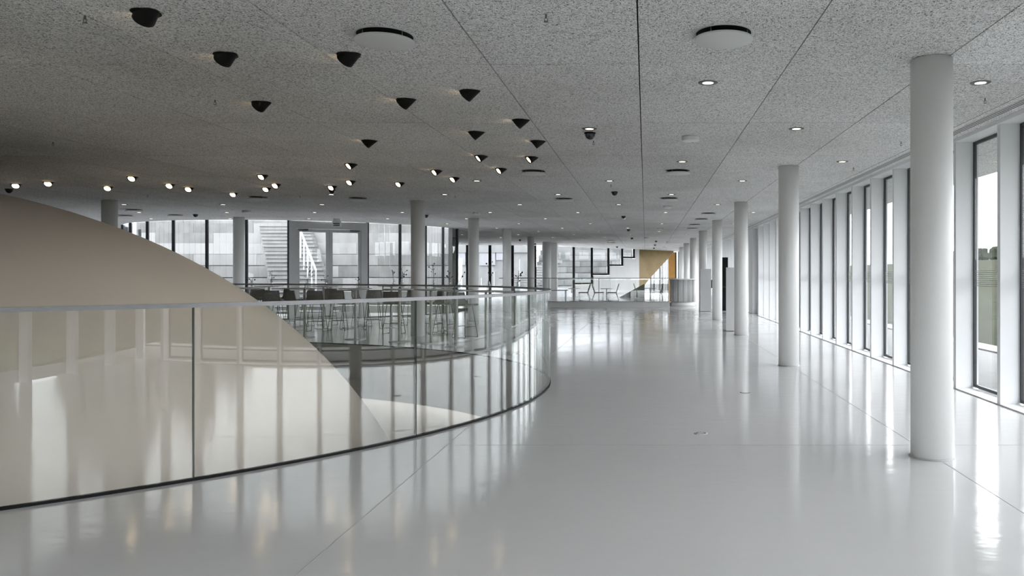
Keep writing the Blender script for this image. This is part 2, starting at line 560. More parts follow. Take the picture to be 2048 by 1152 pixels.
def make_bay(y, label, solid=False):
    o = thing('window_1', label, 'window', (0, y, 0), kind='structure')
    return o


def fin_mesh():
    return MB().box(XW, XG + .06, 0, .075, 0, HEAD).mesh('fin', M['fin'])


def frame_mesh():
    b = MB()
    y0, y1 = .075, bay
    b.box(XG - .006, XG + .03, y0, y0 + .026, .03, HEAD); b.box(XG - .006, XG + .03, y1 - .026, y1, .03, HEAD)
    b.box(XG - .006, XG + .03, y0 + .035, y1 - .035, .03, .065); b.box(XG - .006, XG + .03, y0 + .035, y1 - .035, HEAD - .035, HEAD)
    return b.mesh('frame', M['darkframe'])


def stripes_mesh():
    b = MB()
    for k in range(9):
        z = 1.285 + .023 * k
        b.box(XG + .003, XG + .0045, .11, bay - .035, z, z + .006)
    return b.mesh('stripe_film', M['stripe'])


FINM, FRM, STM = fin_mesh(), frame_mesh(), stripes_mesh()
PNM = MB().box(XG + .006, XG + .02, .11, bay - .035, .065, HEAD - .035).mesh('pane', M['pane'])
SILL = MB().box(XW - .005, XG - .02, .075, bay, 0, .014).mesh('sill', M['fin'])
HDM = MB().box(XW - .02, XG + .06, 0, bay, HEAD, H + .01).mesh('header', M['fin'])
ys = [8.4 + bay * k for k in range(-18, 40)]
ys = [y for y in ys if y > YB + .2 and y < 55]
vis_i = 0
wn = 0
for y in ys:
    if 26.3 < y < 28.7: continue
    wn += 1
    if y < 7: lab = 'tall narrow windows between white fins, beside and behind the viewpoint'; grp = 'windows behind the viewpoint'
    else:
        lab = 'tall narrow window beside a deep white fin, %s from the camera along the right wall' % (ORD[vis_i] if vis_i < len(ORD) else 'last'); grp = 'right wall windows'; vis_i += 1
    o = thing('window_%d' % wn, lab, 'window', (0, y, 0), group=grp, kind='structure')
    link('fin', FINM, o); link('frame', FRM, o); link('pane', PNM, o); link('sill', SILL, o); link('header', HDM, o)
    if y > 5: link('stripe_film', STM, o)

# side door in the window wall
d = thing('door_1', 'white side door with slim glass strips in the right window wall', 'door', (0, 26.4, 0), kind='structure')
MB().box(XW, XG + .06, 0, .075, 0, HEAD).build('fin', M['fin'], d)
MB().box(XW - .02, XG + .06, 0, 2.4, HEAD, H + .01).build('header', M['fin'], d)
MB().box(XG - .05, XG + .05, .075, .2, 0, HEAD).box(XG - .05, XG + .05, 1.3, 1.42, 0, HEAD).box(XG - .05, XG + .05, .2, 1.3, HEAD - .35, HEAD).build('frame', M['white'], d)
lf_ = MB().box(XG - .03, XG + .02, .2, .33, 0, HEAD - .35).box(XG - .03, XG + .02, 1.17, 1.3, 0, HEAD - .35).box(XG - .03, XG + .02, .33, 1.17, 0, .14).box(XG - .03, XG + .02, .33, 1.17, HEAD - .48, HEAD - .35).build('leaf', M['white'], d)
MB().box(XG - .01, XG, .33, 1.17, .14, HEAD - .48).build('pane', M['pane'], lf_)
MB().bar((XG - .08, .38, .8), (XG - .08, .38, 1.5), .03, .03).build('handle', M['steel'], lf_)
MB().box(XW, XG + .05, 1.42, 2.4, 0, HEAD).build('side_panel', M['fin'], d)

# other walls
tag(MB().box(XL - .3, XL, YB, 28.4, -.1, H + .6).build('wall_left', M['white']), 'plain white wall far left behind the dome', 'wall', kind='structure')
tag(MB().box(XL, -18.75, 28.05, 28.35, -.1, H + .6).build('wall_back_left', M['white']), 'short white wall at the left end of the glass front', 'wall', kind='structure')
# window wall behind the camera
wb = thing('window_0', 'glazed wall behind the viewpoint with white posts', 'window', (0, YB, 0), kind='structure')
k = 0
x = XG
while x > XL:
    MB().box(x - .09, x, -.06, .22, 0, HEAD).build('fin', M['fin'], wb)
    xn = max(XL, x - 1.2)
    MB().box(xn, x - .09, .0, .014, .04, HEAD).build('pane', M['pane4'], wb)
    x -= 1.2
MB().box(XL, XG, -.06, .2, HEAD, H + .01).build('header', M['fin'], wb)

# ------------------------------------------------------------------ round columns
def column(p, label, r=.158):
    o = thing('round_column', label, 'column', (p[0], p[1], 0), group='round white columns')
    MB().lathe([(r, 0), (r, H - .004)], 48).build('shaft', M['colm'], o)
    MB().lathe([(r + .012, .0), (r + .012, .006), (r, .012)], 48, cap=False).build('base_seal', M['joint'], o)
    return o


XC = 2.247
for k in range(8):
    y = 6.05 * (k + 1) - .02 * k
    column((XC, y), 'white round column, %s from the camera in the row beside the windows' % ORD[k])
for (px, ty), lab in zip(((836, 402), (947, 437), (1014, 458.5), (1062, 473.5)),
                         ('beside the bar tables behind the balustrade', 'in the middle row, second one back', 'in the middle row, third one back', 'in the middle row, farthest slim one')):
    p = ceil_at(px, ty); column((p.x, p.y), 'white round column %s' % lab)
p = ceil_at(219, 401); column((p.x, p.y), 'white round column rising behind the beige dome')
p = ceil_at(478, 434.5); column((p.x, p.y), 'white round column in front of the curved glass, left of the grey doors')
p = ceil_at(1093.5, 484); column((p.x, p.y), 'thick white column beside the pier at the far end', .225)
p = ceil_at(1106, 485.5)
tag(MB().box(p.x - .18, p.x + .2, p.y, p.y + .5, 0, H).build('wall_pier', M['white']), 'square white pier at the left of the stepped glazing', 'wall', kind='structure')

# ------------------------------------------------------------------ glass balustrade round the opening
RAILZ, RT = 1.232, .03
bal = thing('glass_balustrade', 'curved frameless glass balustrade with steel handrail around the dome opening', 'balustrade', (0, 0, 0))


def arc_solid(mb, a0, a1, z0, z1, din, dout, seg, miside=0, miend=0, mitop=0):
    base = len(mb.v)
    for i in range(seg + 1):              # every face strip has vertices of its own, so its shading stays true
        a = a0 + (a1 - a0) * i / seg
        p, q = ell(a, 1, din), ell(a, 1, dout)
        A, B, C, D = (p.x, p.y, z0), (q.x, q.y, z0), (q.x, q.y, z1), (p.x, p.y, z1)
        mb.v += [B, C, D, A, C, D, A, B]
    for i in range(seg):
        b = base + 8 * i
        mb.face((b, b + 8, b + 9, b + 1), miside, True); mb.face((b + 2, b + 10, b + 11, b + 3), miside, True)
        mb.face((b + 4, b + 12, b + 13, b + 5), mitop, True); mb.face((b + 6, b + 14, b + 15, b + 7), mitop, True)
    e = base + 8 * seg
    for k, f in ((base, 1), (e, 0)):
        n_ = len(mb.v); mb.v += [mb.v[k + j] for j in (3, 0, 1, 2)]
        mb.face((n_, n_ + 1, n_ + 2, n_ + 3) if f else (n_, n_ + 3, n_ + 2, n_ + 1), miend)


def ang_of(px, py):
    p = floor_at(px, py)
    return math.atan2((p.y - RC.y) / RB, (p.x - RC.x) / RA)


brk = [ang_of(390, 962), ang_of(850, 876), ang_of(1055, 803)]
while brk[-1] < brk[0] + 2 * PI - .25:                 # about 2 m of glass per panel
    a = brk[-1]; st = 2.0 / math.hypot(RA * math.sin(a), RB * math.cos(a)); brk.append(a + st)
brk[-1] = brk[0] + 2 * PI
gap = .004
for a0, a1 in zip(brk, brk[1:]):
    L = math.hypot(RA * math.sin((a0 + a1) / 2), RB * math.cos((a0 + a1) / 2))
    g = gap / L
    mb = MB(); arc_solid(mb, a0 + g, a1 - g, .012, RAILZ - RT, -.010, .007, 16, 0, 1, 1)
    mb.build('glass_panel', [M['glass'], M['edge']], bal)
mb = MB(); arc_solid(mb, 0, 2 * PI, RAILZ - RT, RAILZ, -.027, .024, 192); mb.build('handrail', M['steel'], bal)
mb = MB(); arc_solid(mb, 0, 2 * PI, 0.0005, .018, -.022, .016, 192); mb.build('base_channel', M['black'], bal)

# ------------------------------------------------------------------ ceiling fixtures
DOME_AIM = Vector((-9.6, 9.8, 1.6))
SPOTS = [(292, 24), (451, 109), (522, 205), (697, 109), (811, 199), (938, 182), (1040, 240), (951, 264), (1074, 282), (737, 281), (961, 311.5),
         (1062, 314), (701, 327.5), (1001, 337), (872, 340.5), (908, 355), (701, 361.5), (799, 365), (664, 372), (525, 350),
         (533, 375.5), (552, 368), (467, 386), (378, 375.5), (340, 368.5), (265, 353.5), (216, 373.5), (97, 364), (32, 368)]
lit_n, dark_n = 0, 0
info = []
for x, y in SPOTS:
    p = ceil_at(x, y)
    to_dome = (Vector((DOME_AIM.x, DOME_AIM.y)) - Vector((p.x, p.y))).normalized()
    to_cam = (Vector((0, 0)) - Vector((p.x, p.y))).normalized()
    if y > 300: to_dome = (Vector((-8.2, 7.6)) - Vector((p.x, p.y))).normalized()
    info.append((x, y, p, to_dome, y > 300))


def spotlight(p, to_dome, label, tilt):
    o = thing('swivel_spotlight', label, 'spotlight', tuple(p), math.atan2(to_dome.y, to_dome.x), group='swivel spotlights above the dome')
    MB().lathe([(.062, -.002), (.086, -.002), (.088, -.007), (.082, -.012), (.062, -.012)], 36, cap=False).build('flange', M['black'], o)
    # tilted can, cut off at the ceiling
    bm = bmesh.new()
    r = .066
    m = Matrix.Translation((-.008, 0, -.005)) @ Matrix.Rotation(PI - tilt, 4, 'Y')
    ring = []
    prof = [(r * .9, -.18), (r, -.06), (r, .062), (r * .97, .066), (r * .86, .066), (r * .84, .05), (r * .45, .02), (.001, .018)]
    for rr, z in prof:
        ring.append([bm.verts.new(m @ Vector((rr * math.cos(2 * PI * k / 28), rr * math.sin(2 * PI * k / 28), z))) for k in range(28)])
    for a, b in zip(ring, ring[1:]):
        for k in range(28):
            f = bm.faces.new((a[k], a[(k + 1) % 28], b[(k + 1) % 28], b[k])); f.smooth = True
    bmesh.ops.bisect_plane(bm, geom=bm.verts[:] + bm.edges[:] + bm.faces[:], plane_co=(0, 0, -.004), plane_no=(0, 0, 1), clear_outer=True)
    me = bpy.data.meshes.new('housing'); bm.to_mesh(me); bm.free(); me.materials.append(M['black'])
    ho = link('housing', me, o)
    lm = MB().lathe([(r * .83, .052), (r * .6, .058), (.001, .061)], 24, cap=False, mat=m)
    link('lens', lm.mesh('lens', M['lamps']), ho)
    ld = bpy.data.lights.new('lamp', 'SPOT'); ld.energy = SPOT_W; ld.color = (1, .9, .78); ld.spot_size = math.radians(60); ld.spot_blend = .6; ld.shadow_soft_size = .04
    lo = link('lamp', ld, o); lo.matrix_local = m @ Matrix.Translation((0, 0, .07)) @ Matrix.Rotation(PI, 4, 'X')
    return o


darks = sorted([s for s in info if not s[4]], key=lambda s: s[0]); lits = sorted([s for s in info if s[4]], key=lambda s: s[0])
for grp, txt in ((darks, 'black swivel ceiling spotlight seen from behind, %s from the left of the dark ones'),
                 (lits, 'small swivel ceiling spotlight glowing warm, %s from the left of the lit ones')):
    for i, s in enumerate(grp):
        spotlight(s[2], s[3], txt % ORD[i], math.radians(52))

DIFF = [(1447, 67, 'large round ceiling diffuser, nearest one on the right'), (770, 71, 'large round ceiling diffuser, nearest one on the left above the balustrade'),
        (1067, 342, 'round ceiling diffuser, left of the middle pair'), (1356, 341, 'round ceiling diffuser, right of the middle pair'),
        (1128, 397, 'round ceiling diffuser, left of the farther pair'), (1338, 396, 'round ceiling diffuser, right of the farther pair'),
        (1417, 426, 'round ceiling diffuser, first of the close-set far row beside the columns'), (1403, 437.5, 'round ceiling diffuser, second of the close-set far row beside the columns'),
        (1390, 448.5, 'round ceiling diffuser, third of the close-set far row beside the columns'), (1385, 456, 'round ceiling diffuser, fourth of the close-set far row beside the columns'),
        (517, 394, 'round ceiling diffuser left of the middle column, below the warm spotlights'), (716, 396, 'round ceiling diffuser just left of the column by the bar tables'),
        (268, 419, 'round ceiling diffuser beside the column behind the dome'), (250, 430.5, 'round ceiling diffuser farther back beside the column behind the dome'),
        (351, 429.5, 'round ceiling diffuser close to the curved glass front'), (1222, 480, 'round ceiling diffuser near the stepped glazing, nearer of two'), (1222, 484, 'round ceiling diffuser near the stepped glazing, farther of two')]
# recessed downlights in a chequer of the panels
proto = None
rows = {}
for j in range(0, 16):
    y = 8.93 if j == 1 else 6.78 + 2.38 * j
    for i in range(-19, 6):
        x = .55 + 1.2 * i
        if (i + j) % 2: continue
        if x > 3.3 or (j == 0 and x < 0): continue
        if ((x - RC.x) / (RA + .2)) ** 2 + ((y - RC.y) / (RB - .1)) ** 2 < 1: continue
        if not any(a + .3 < y < b - .3 for a, b in spans(x)): continue
        if any((x - q.x) ** 2 + (y - q.y) ** 2 < .09 for q in [ceil_at(e[0], e[1]) for e in DIFF]): continue
        pxx = PX + F * x / y
        if pxx < -40 or pxx > 2100: continue
        rows.setdefault(j, []).append((x, y))
for rj, j in enumerate(sorted(rows)):
    for ci, (x, y) in enumerate(sorted(rows[j], reverse=True)):
        lab = 'recessed round ceiling downlight, %s from the right in the %s row from the camera' % (ORD[ci], ORD[rj])
        if proto is None:
            o = proto = thing('downlight', lab, 'downlight', (x, y, H), group='recessed downlights')
            MB().lathe([(.049, -.004), (.084, -.0045), (.088, -.001), (.088, .004)], 32, cap=False).build('trim_ring', M['dgrey'], o)
            MB().lathe([(.05, -.004), (.001, -.0035)], 32, cap=False).build('lens', M['lampd'], o)
        else:
            dup(proto, (x, y, H), None, lab)


def diffuser(p, lab, r=.205):
    o = thing('round_diffuser', lab, 'air diffuser', tuple(p), group='round ceiling air diffusers')
    MB().lathe([(r * .93, -.002), (r * 1.03, -.004), (r * 1.06, -.001), (r * 1.06, .004)], 40, cap=False).build('collar', M['lgrey'], o)
    MB().lathe([(r * .94, .0), (r * .94, -.003)], 40).build('throat', M['black'], o)
    MB().lathe([(r * .985, -.036), (r, -.040), (r, -.048), (r * .97, -.053), (.001, -.055)], 40, cap=False).lathe([(r * .985, -.036), (.001, -.036)], 40, cap=False).build('plate', M['lgrey'], o)
    for k in range(4):
        a = PI / 4 + .2 + k * PI / 2
        MB().tube([(math.cos(a) * r * .9, math.sin(a) * r * .9, -.002), (math.cos(a) * r * .9, math.sin(a) * r * .9, -.038)], .003, 6).build('spacer', M['chrome'], o)


for x, y, l in DIFF: diffuser(ceil_at(x, y), l)


def puck(p, lab, r=.11, h=.055):
    o = thing('smoke_detector', lab, 'detector', tuple(p), group='white round ceiling detectors')
    MB().lathe([(r, 0), (r, -h * .25)], 28).build('base_plate', M['lgrey'], o)
    MB().lathe([(r * .96, -h * .25), (r * .98, -h * .9), (r * .9, -h), (.001, -h)], 28, cap=False).build('cover', M['white'], o)


for i, (x, y) in enumerate(((1381, 273), (1335, 412), (1320, 457), (1293, 475), (1336, 483.5), (1328, 494), (953, 425), (493, 421))):
    puck(ceil_at(x, y), 'white round detector on the ceiling, %s' % ('nearest and largest', 'second along the right-hand bay', 'third along the right-hand bay', 'far one left of the row', 'far one near the golden wall', 'farthest one at the golden wall', 'above the middle column row', 'near the column left of the doors')[i])


def camdome(p, lab, r=.062):
    o = thing('camera_dome', lab, 'camera', tuple(p), group='black ceiling camera domes')
    MB().lathe([(r * 1.1, 0), (r * 1.1, -.014), (r, -.018)], 24).build('base_ring', M['black'], o)
    MB().lathe([(r, -.018), (r * .95, -.04), (r * .7, -.066), (r * .35, -.08), (.001, -.084)], 24, cap=False).build('dome_cover', M['screen'], o)


CAMS = [(1180, 265.5, 'nearest, just beyond a downlight'), (1229, 383.5, 'second of the receding line'), (1247, 432, 'third of the receding line'), (1257, 458.5, 'fourth of the receding line'), (1264, 475.5, 'fifth of the receding line'), (1234, 493, 'at the top of the stepped glazing'), (1312, 481.5, 'near the golden wall, nearest of three'), (1310, 489, 'near the golden wall, middle of three'), (1308, 495.5, 'near the golden wall, farthest of three'),
        (664, 379, 'below a warm spotlight left of the middle'), (18, 378, 'at the far left above the dome'), (391, 428.5, 'close to the curved glass front'), (852, 430, 'right beside the column by the bar tables'), (1040, 479, 'between the far middle columns'), (1070, 487, 'beside the farthest slim column')]
for x, y, l in CAMS: camdome(ceil_at(x, y), 'small black dome camera on the ceiling, ' + l)


def sprinkler(p, lab, red=False):
    o = thing('sprinkler', lab, 'sprinkler', tuple(p), group='ceiling sprinklers')
    MB().lathe([(.016, 0), (.016, -.004)], 14).build('escutcheon', M['lgrey'], o)
    MB().tube([(0, 0, -.004), (0, 0, -.03)], .006, 8).tube([(-.012, 0, -.026), (-.009, 0, -.045), (0, 0, -.05)], .002, 5).tube([(.012, 0, -.026), (.009, 0, -.045), (0, 0, -.05)], .002, 5).build('body', M['dgrey'], o)
    MB().lathe([(.015, -.05), (.015, -.052)], 12).build('deflector', M['dgrey'], o)


SPR = [(170, 30, 'near the top left corner'), (430, 199, 'left of the dark spotlights'), (1092, 28, 'near the top right of the curved joint'), (1187, 281, 'beyond the nearest camera dome'), (106, 283, 'far left above the dome'), (1707, 335, 'near the right window wall'), (1802, 283, 'just left of the nearest column'), (295, 390, 'above the curved glass front'), (910, 391, 'near the middle row of columns'), (600, 391, 'above the grey doors'), (1970, 196, 'at the right edge beyond the near downlight'), (1222, 369, 'beyond the farther downlight in the middle')]
for x, y, l in SPR: sprinkler(ceil_at(x, y), 'tiny ceiling sprinkler head ' + l)

# ------------------------------------------------------------------ curved glass front and doors (left, far)
def on_circle(x_px, r=CR):               # where the sight line at this column meets the glass circle
    dx = (x_px - PX) / F
    a = dx * dx + 1; b = -2 * (CC.x * dx + CC.y); c = CC.length_squared - r * r
    t = (-b - math.sqrt(max(0, b * b - 4 * a * c))) / (2 * a)
    return Vector((dx * t, t))


ga = lambda p: math.atan2(p.y - CC.y, p.x - CC.x)
a_l, a_r = math.radians(190), math.radians(360 - 12)
MUL = [261, 295, 347, 414, 493, 578]
MUR = [735, 800, 851, 886, 905]
angL = [ga(on_circle(x)) % (2 * PI) for x in MUL]
angR = [ga(on_circle(x)) % (2 * PI) for x in MUR[:-1]] + [a_r]
angL = [a_l + (angL[0] - a_l) * k / 3 for k in range(3)] + angL
gf = thing('window_61', 'curved floor-to-ceiling glass front towards the concrete amphitheatre', 'window', (0, 0, 0), kind='structure')


def cp(a, r=CR): return Vector((CC.x + r * math.cos(a), CC.y + r * math.sin(a)))


for seq in (angL, angR):
    for a in seq:
        p = cp(a); d_ = cp(a, CR - .06)
        MB().bar((p.x, p.y, 0), (p.x, p.y, H), .045, .09).build('mullion', M['darkframe'], gf)
    for a0, a1 in zip(seq, seq[1:]):
        mb = MB(); seg = 6; base = 0
        for i in range(seg):
            aa, ab = a0 + (a1 - a0) * i / seg, a0 + (a1 - a0) * (i + 1) / seg
            p, q = cp(aa), cp(ab)
            mb.bar((p.x, p.y, H / 2), (q.x, q.y, H / 2), .016, H - .06)
        mb.build('pane', M['pane2'], gf)
    mb = MB()
    for i in range(24):
        aa, ab = seq[0] + (seq[-1] - seq[0]) * i / 24, seq[0] + (seq[-1] - seq[0]) * (i + 1) / 24
        p, q = cp(aa), cp(ab); mb.bar((p.x, p.y, .02), (q.x, q.y, .02), .06, .04)
    mb.build('sill', M['darkframe'], gf)

pl, pr = on_circle(578), on_circle(735)
dv = (pr - pl); dl = dv.length
dr = thing('door_2', 'grey framed glass double doors to the amphitheatre', 'door', (pl.x, pl.y, 0), math.atan2(dv.y, dv.x), kind='structure')
MB().box(0, .2, -.08, .08, 0, H - .01).box(dl - .2, dl, -.08, .08, 0, H - .01).box(.2, dl - .2, -.08, .08, H - .25, H - .01).build('frame', M['greyframe'], dr)
for k in range(2):
    xa, xb = (.2, dl / 2 - .003) if k == 0 else (dl / 2 + .003, dl - .2)
    zt = H - .26
    L_ = MB().box(xa, xa + .1, -.035, .035, .01, zt).box(xb - .1, xb, -.035, .035, .01, zt).box(xa + .1, xb - .1, -.035, .035, .01, .2).box(xa + .1, xb - .1, -.035, .035, zt - .09, zt).build('leaf', M['greyframe'], dr)
    MB().box(xa + .1, xb - .1, -.008, .008, .2, zt - .09).build('pane', M['pane2'], L_)
    hx = xb - .05 if k == 0 else xa + .05
    MB().bar((hx, -.08, .9), (hx, -.08, 1.25), .025, .025).build('handle', M['steel'], L_)
    cx_ = xa + .05 if k == 0 else xb - .35
    MB().box(cx_, cx_ + .3, -.1, -.036, zt - .05, zt).build('door_closer', M['dgrey'], L_)
# sign above the doors
sp = at(673.5, 447, 23.5)
sg = thing('exit_sign', 'small white boxed exit sign hanging above the grey doors', 'sign', (sp.x, sp.y, sp.z))
MB().box(-.125, .125, -.03, .03, -.09, .085).build('box', M['signwhite'], sg)
MB().box(-.1, .1, -.034, -.03, -.078, .012).build('face', M['signface'], sg)
MB().box(-.09, -.06, -.037, -.034, -.05, -.018).box(-.05, -.015, -.037, -.034, -.045, -.028).box(-.005, .09, -.037, -.034, -.042, -.026).build('pictogram', M['signwhite'], sg)
MB().box(-.1, .1, -.02, .02, .085, H - sp.z).build('hanger', M['signwhite'], sg)

# ------------------------------------------------------------------ outdoor amphitheatre behind the glass
cy_ = MB()
for i in range(60):
    xa, xb = -19 + .2 * i, -19 + .2 * (i + 1)
    if xb > -7: break
    ya = CC.y - math.sqrt(max(0, CR ** 2 - (xa - CC.x) ** 2)); yb = CC.y - math.sqrt(max(0, CR ** 2 - (xb - CC.x) ** 2))
    cy_.quad((xa, ya, .006), (xb, yb, .006), (xb, 32, .006), (xa, 32, .006))
tag(cy_.build('floor_court', M['pave']), 'pale paving of the outdoor court behind the curved glass', 'paving', kind='structure')
amp = thing('amphitheatre', 'pale concrete seating tiers outside behind the curved glass front', 'amphitheatre', (0, 0, 0))
zt = .27
for k in range(9):
    y = 28.35 + 1.0 * k
    z0, z1 = (.04, zt) if k == 0 else (zt - .425, zt)
    xr = -KR * y - .12
    x = -27 - (k * 1.3) % 2.6
    while x < xr - .05:
        xe = min(x + 2.6 + random.uniform(-.15, .15), xr)
        if xr - xe < .5: xe = xr
        dy = random.uniform(-.012, .012)
        MB().box(x + .004, xe - .004, y + dy, y + 1.25, z0 - .04, z1 + random.uniform(-.008, .004)).build('tier_block', random.choice((M['conc'], M['conc2'], M['conc3'])), amp)
        x = xe
    MB().box(-27, xr, y + .1, y + 1.3, .01, zt - .02).build('core', M['conc3'], amp)
    zt += .5
xr0 = []
fl = MB()
for k in range(16):
    y0, y1 = 28.2 + 1.0 * k, 29.2 + 1.0 * k
    fl.bar((-KR * y0 - .05, y0, 3.0), (-KR * y1 - .05, y1, 3.0), .14, 6.0)
fl.build('flank_wall', M['conc2'], amp)
MB().box(-34, -9.6, 37.2, 37.6, 0, 7.5).build('rear_wall', M['conc'], amp)
for k in range(22):
    z1 = .27 + .1667 * (k - 1)
    if z1 < .05: continue
    y = 27.9 + .333 * k
    xc = -12.1 - .195 * k
    MB().box(xc - 1.15, xc + 1.05, y - .29, y + .04, max(.007, z1 - .5), z1 - .035).box(xc - 1.16, xc + 1.06, y - .34, y + .04, z1 - .03, z1).build('stair_step', M['conc'] if k % 2 else M['conc2'], amp)
rail = thing('stair_handrail', 'white sloping handrail on grey posts along the outdoor stair', 'handrail', (0, 0, 0))
A, B = at(632, 541, 28.3), at(601, 461, 31.8)
MB().bar(A, B, .05, .05).build('rail', M['signwhite'], rail)
for k in range(5):
    p = A.lerp(B, k / 4)
    MB().bar((p.x, p.y, p.z - 1.3), (p.x, p.y, p.z), .045, .045).build('post', M['greyframe'], rail)

# ------------------------------------------------------------------ back glazing at the far end
bk = thing('window_62', 'far glazed wall with black mullions at the end of the middle columns', 'window', (0, 0, 0), kind='structure')
PTS = [(905, 44.6), (935, 44.8), (980, 45.0), (1025, 45.3), (1070, 45.5), (1087, 45.6)]
W = [Vector(((x - PX) / F * D, D, 0)) for x, D in PTS]
for p in W[:-1]:
    MB().bar((p.x, p.y, 0), (p.x, p.y, H), .09, .16).build('mullion', M['black'], bk)
for p, q in zip(W, W[1:]):
    MB().bar((p.x, p.y, H / 2), (q.x, q.y, H / 2), .016, H).build('pane', M['pane3'], bk)
# stepped glazing over the stepped wall
sw = thing('window_63', 'stepped black-framed glazing rising to the right above the stepped wall', 'window', (0, 0, 0), kind='structure')
STEP = [(1112, 47.2, 597), (1148, 48.4, 567), (1184, 49.5, 548.5), (1217, 50.4, 530.5), (1244.5, 51.4, 515), (1268, 52.3, 0)]
stw = thing('wall_stepped', 'pale wall with a stepped top edge below the far glazing', 'wall', (0, 0, 0), kind='structure')
for (x0, D0, y0), (x1, D1, y1) in zip(STEP, STEP[1:]):
    p, q = at(x0, HY, D0), at(x1, HY, D1)
    zb_ = EYE - (y0 - HY) / F * (D0 + D1) / 2
    MB().bar((p.x, p.y, (zb_ - .1) / 2), (q.x, q.y, (zb_ - .1) / 2), .3, zb_ - .06).build('wall_step', M['white'], stw)
    MB().bar((p.x, p.y, (zb_ + H) / 2), (q.x, q.y, (zb_ + H) / 2), .016, H - zb_).build('pane', M['pane3'], sw)
    MB().bar((p.x, p.y - .18, zb_), (q.x, q.y - .18, zb_), .1, .1).build('sill', M['black'], sw)
    zl = zb_
    MB().bar((q.x, q.y - .15, zl - .05), (q.x, q.y - .15, H), .14, .14).build('mullion', M['black'], sw)
p, q = at(1268, HY, 52.3), at(1275, HY, 52.6)
MB().bar((p.x, p.y, H / 2), (q.x, q.y, H / 2), .3, H).build('wall_step', M['white'], stw)
# golden stair wall: sloping underside
gw = thing('golden_wall', 'golden brown wall under a stair with a diagonal lower edge', 'wall panel', (0, 0, 0))
P1, P2 = at(1275, HY, 52.6), at(1347, HY, 56.0)
zlow = EYE - (600 - HY) / F * 53; zd1 = EYE - (556 - HY) / F * 54; zd2 = EYE - (505 - HY) / F * 56
xm = at(1300, HY, 53.8)
mb = MB()
fr = [(P1.x, P1.y, 0), (at(1262, HY, 52.6).x + .35, 52.6, 0), (xm.x, xm.y, zd1), (P2.x, P2.y, zd2), (P2.x, P2.y, H), (P1.x, P1.y, H)]
fr = [(P1.x, P1.y, .2), (P1.x + .12, P1.y + .1, .2), (xm.x, xm.y, zd1), (P2.x, P2.y, zd2), (P2.x, P2.y, H - .01), (P1.x, P1.y, H - .01)]
n0 = len(fr)
mb.v = fr + [(x + .02, y + .3, z) for x, y, z in fr]
mb.face(tuple(range(n0))); mb.face(tuple(reversed(range(n0, 2 * n0))))
for i in range(n0):
    j = (i + 1) % n0
    mb.face((i, i + n0, j + n0, j))
mb.build('panel', M['gold'], gw)
og = at(1338, HY, 55.6); oh = at(1352, HY, 55.6)
o = thing('amber_panel', 'upright amber panel beside the golden stair wall', 'wall panel', (0, 0, 0))
MB().box(og.x, oh.x, 57.0, 57.3, 0, EYE + (HY - 503) / F * 55.6).build('panel', M['orange'], o)
for k in range(7):                      # curtain strips seen under the golden wall
    cxx = at(1300 + k * 5.6, HY, 57.6).x
    cu = MB()
    for q in range(5): cu.box(cxx + q * .036, cxx + q * .036 + .03, 57.6 + .02 * (q % 2), 57.63 + .02 * (q % 2), 0, 2.95)
    tag(cu.build('curtain', (M['dgrey'], M['shade'], M['leaf'])[(k * 2) % 3]), 'narrow hanging curtain strip under the golden wall, %s from the left' % ORD[k], 'curtain', 'curtain strips under the golden wall')
MB().box(oh.x, oh.x + .1, 56.98, 57.3, 0, EYE + (HY - 503) / F * 55.6).build('black_strip', M['black'], o)  # narrow black strip beside the amber panel
tag(MB().box(2.5, XG, 56.4, 56.7, 0, H).build('wall_far', M['white']), 'white end wall behind the far columns', 'wall', kind='structure')

eg = thing('window_64', 'tinted glazing behind the curtain strips at the far end', 'window', (0, 0, 0), kind='structure')
MB().box(-.3, 2.5, 58.38, 58.4, 0, H).build('pane', M['pane3'], eg)
for xx in (-.3, .4, 1.1, 1.8, 2.5): MB().box(xx - .04, xx + .04, 58.34, 58.42, 0, H).build('mullion', M['black'], eg)
# court beyond the back glazing
oc = thing('outdoor_terrace', 'concrete steps and tiers outside the far stepped glazing', 'terrace', (0, 0, 0))
z = .5
for k in range(8):
    y = 59.5 + 1.05 * k
    x = -8 - (k % 2)
    while x < -2.2:
        MB().box(x + .004, x + 2.6, y, y + 1.3, max(0, z - .46), z + random.uniform(-.01, .01)).build('tier_block', random.choice((M['conc'], M['conc2'], M['conc3'])), oc)
        x += 2.61
    MB().box(-9, x - .1, y + .1, y + 1.3, -.1, z - .03).build('core', M['conc3'], oc)
    z += .5
bd = thing('outdoor_building', 'white building across the far court with dark blinds in its windows', 'building', (0, 0, 0))
MB().box(-22, -9.1, 62, 62.4, EYE + (HY - 505) / F * 62, 6.5).build('wall_band', M['conc2'], bd)
MB().box(-22, -9.1, 62.2, 62.4, 0, EYE + (HY - 505) / F * 62).build('wall_base', M['conc2'], bd)
for x0, x1, y0, y1 in ((912, 930, 505, 530), (932, 946, 505, 545), (958, 979, 505, 531), (981, 990, 505, 530), (992, 1006, 505, 520)):
    a, b = at(x0, y1, 62), at(x1, y0, 62)
    MB().box(a.x, b.x, 62.08, 62.2, a.z, b.z).build('window', M['shade'], bd)
a, b = at(909, 596, 50), at(921.5, 518, 50)
tag(MB().box(a.x, b.x, 50, 50.4, 0, b.z).box(a.x - .02, b.x + .02, 49.98, 50.42, b.z, b.z + .04).build('outdoor_pillar', M['white']), 'white square pillar outside at the left of the far glazing', 'pillar')
ex = thing('outdoor_stair', 'straight outdoor stair rising to the right behind the far glazing', 'stairs', (0, 0, 0))
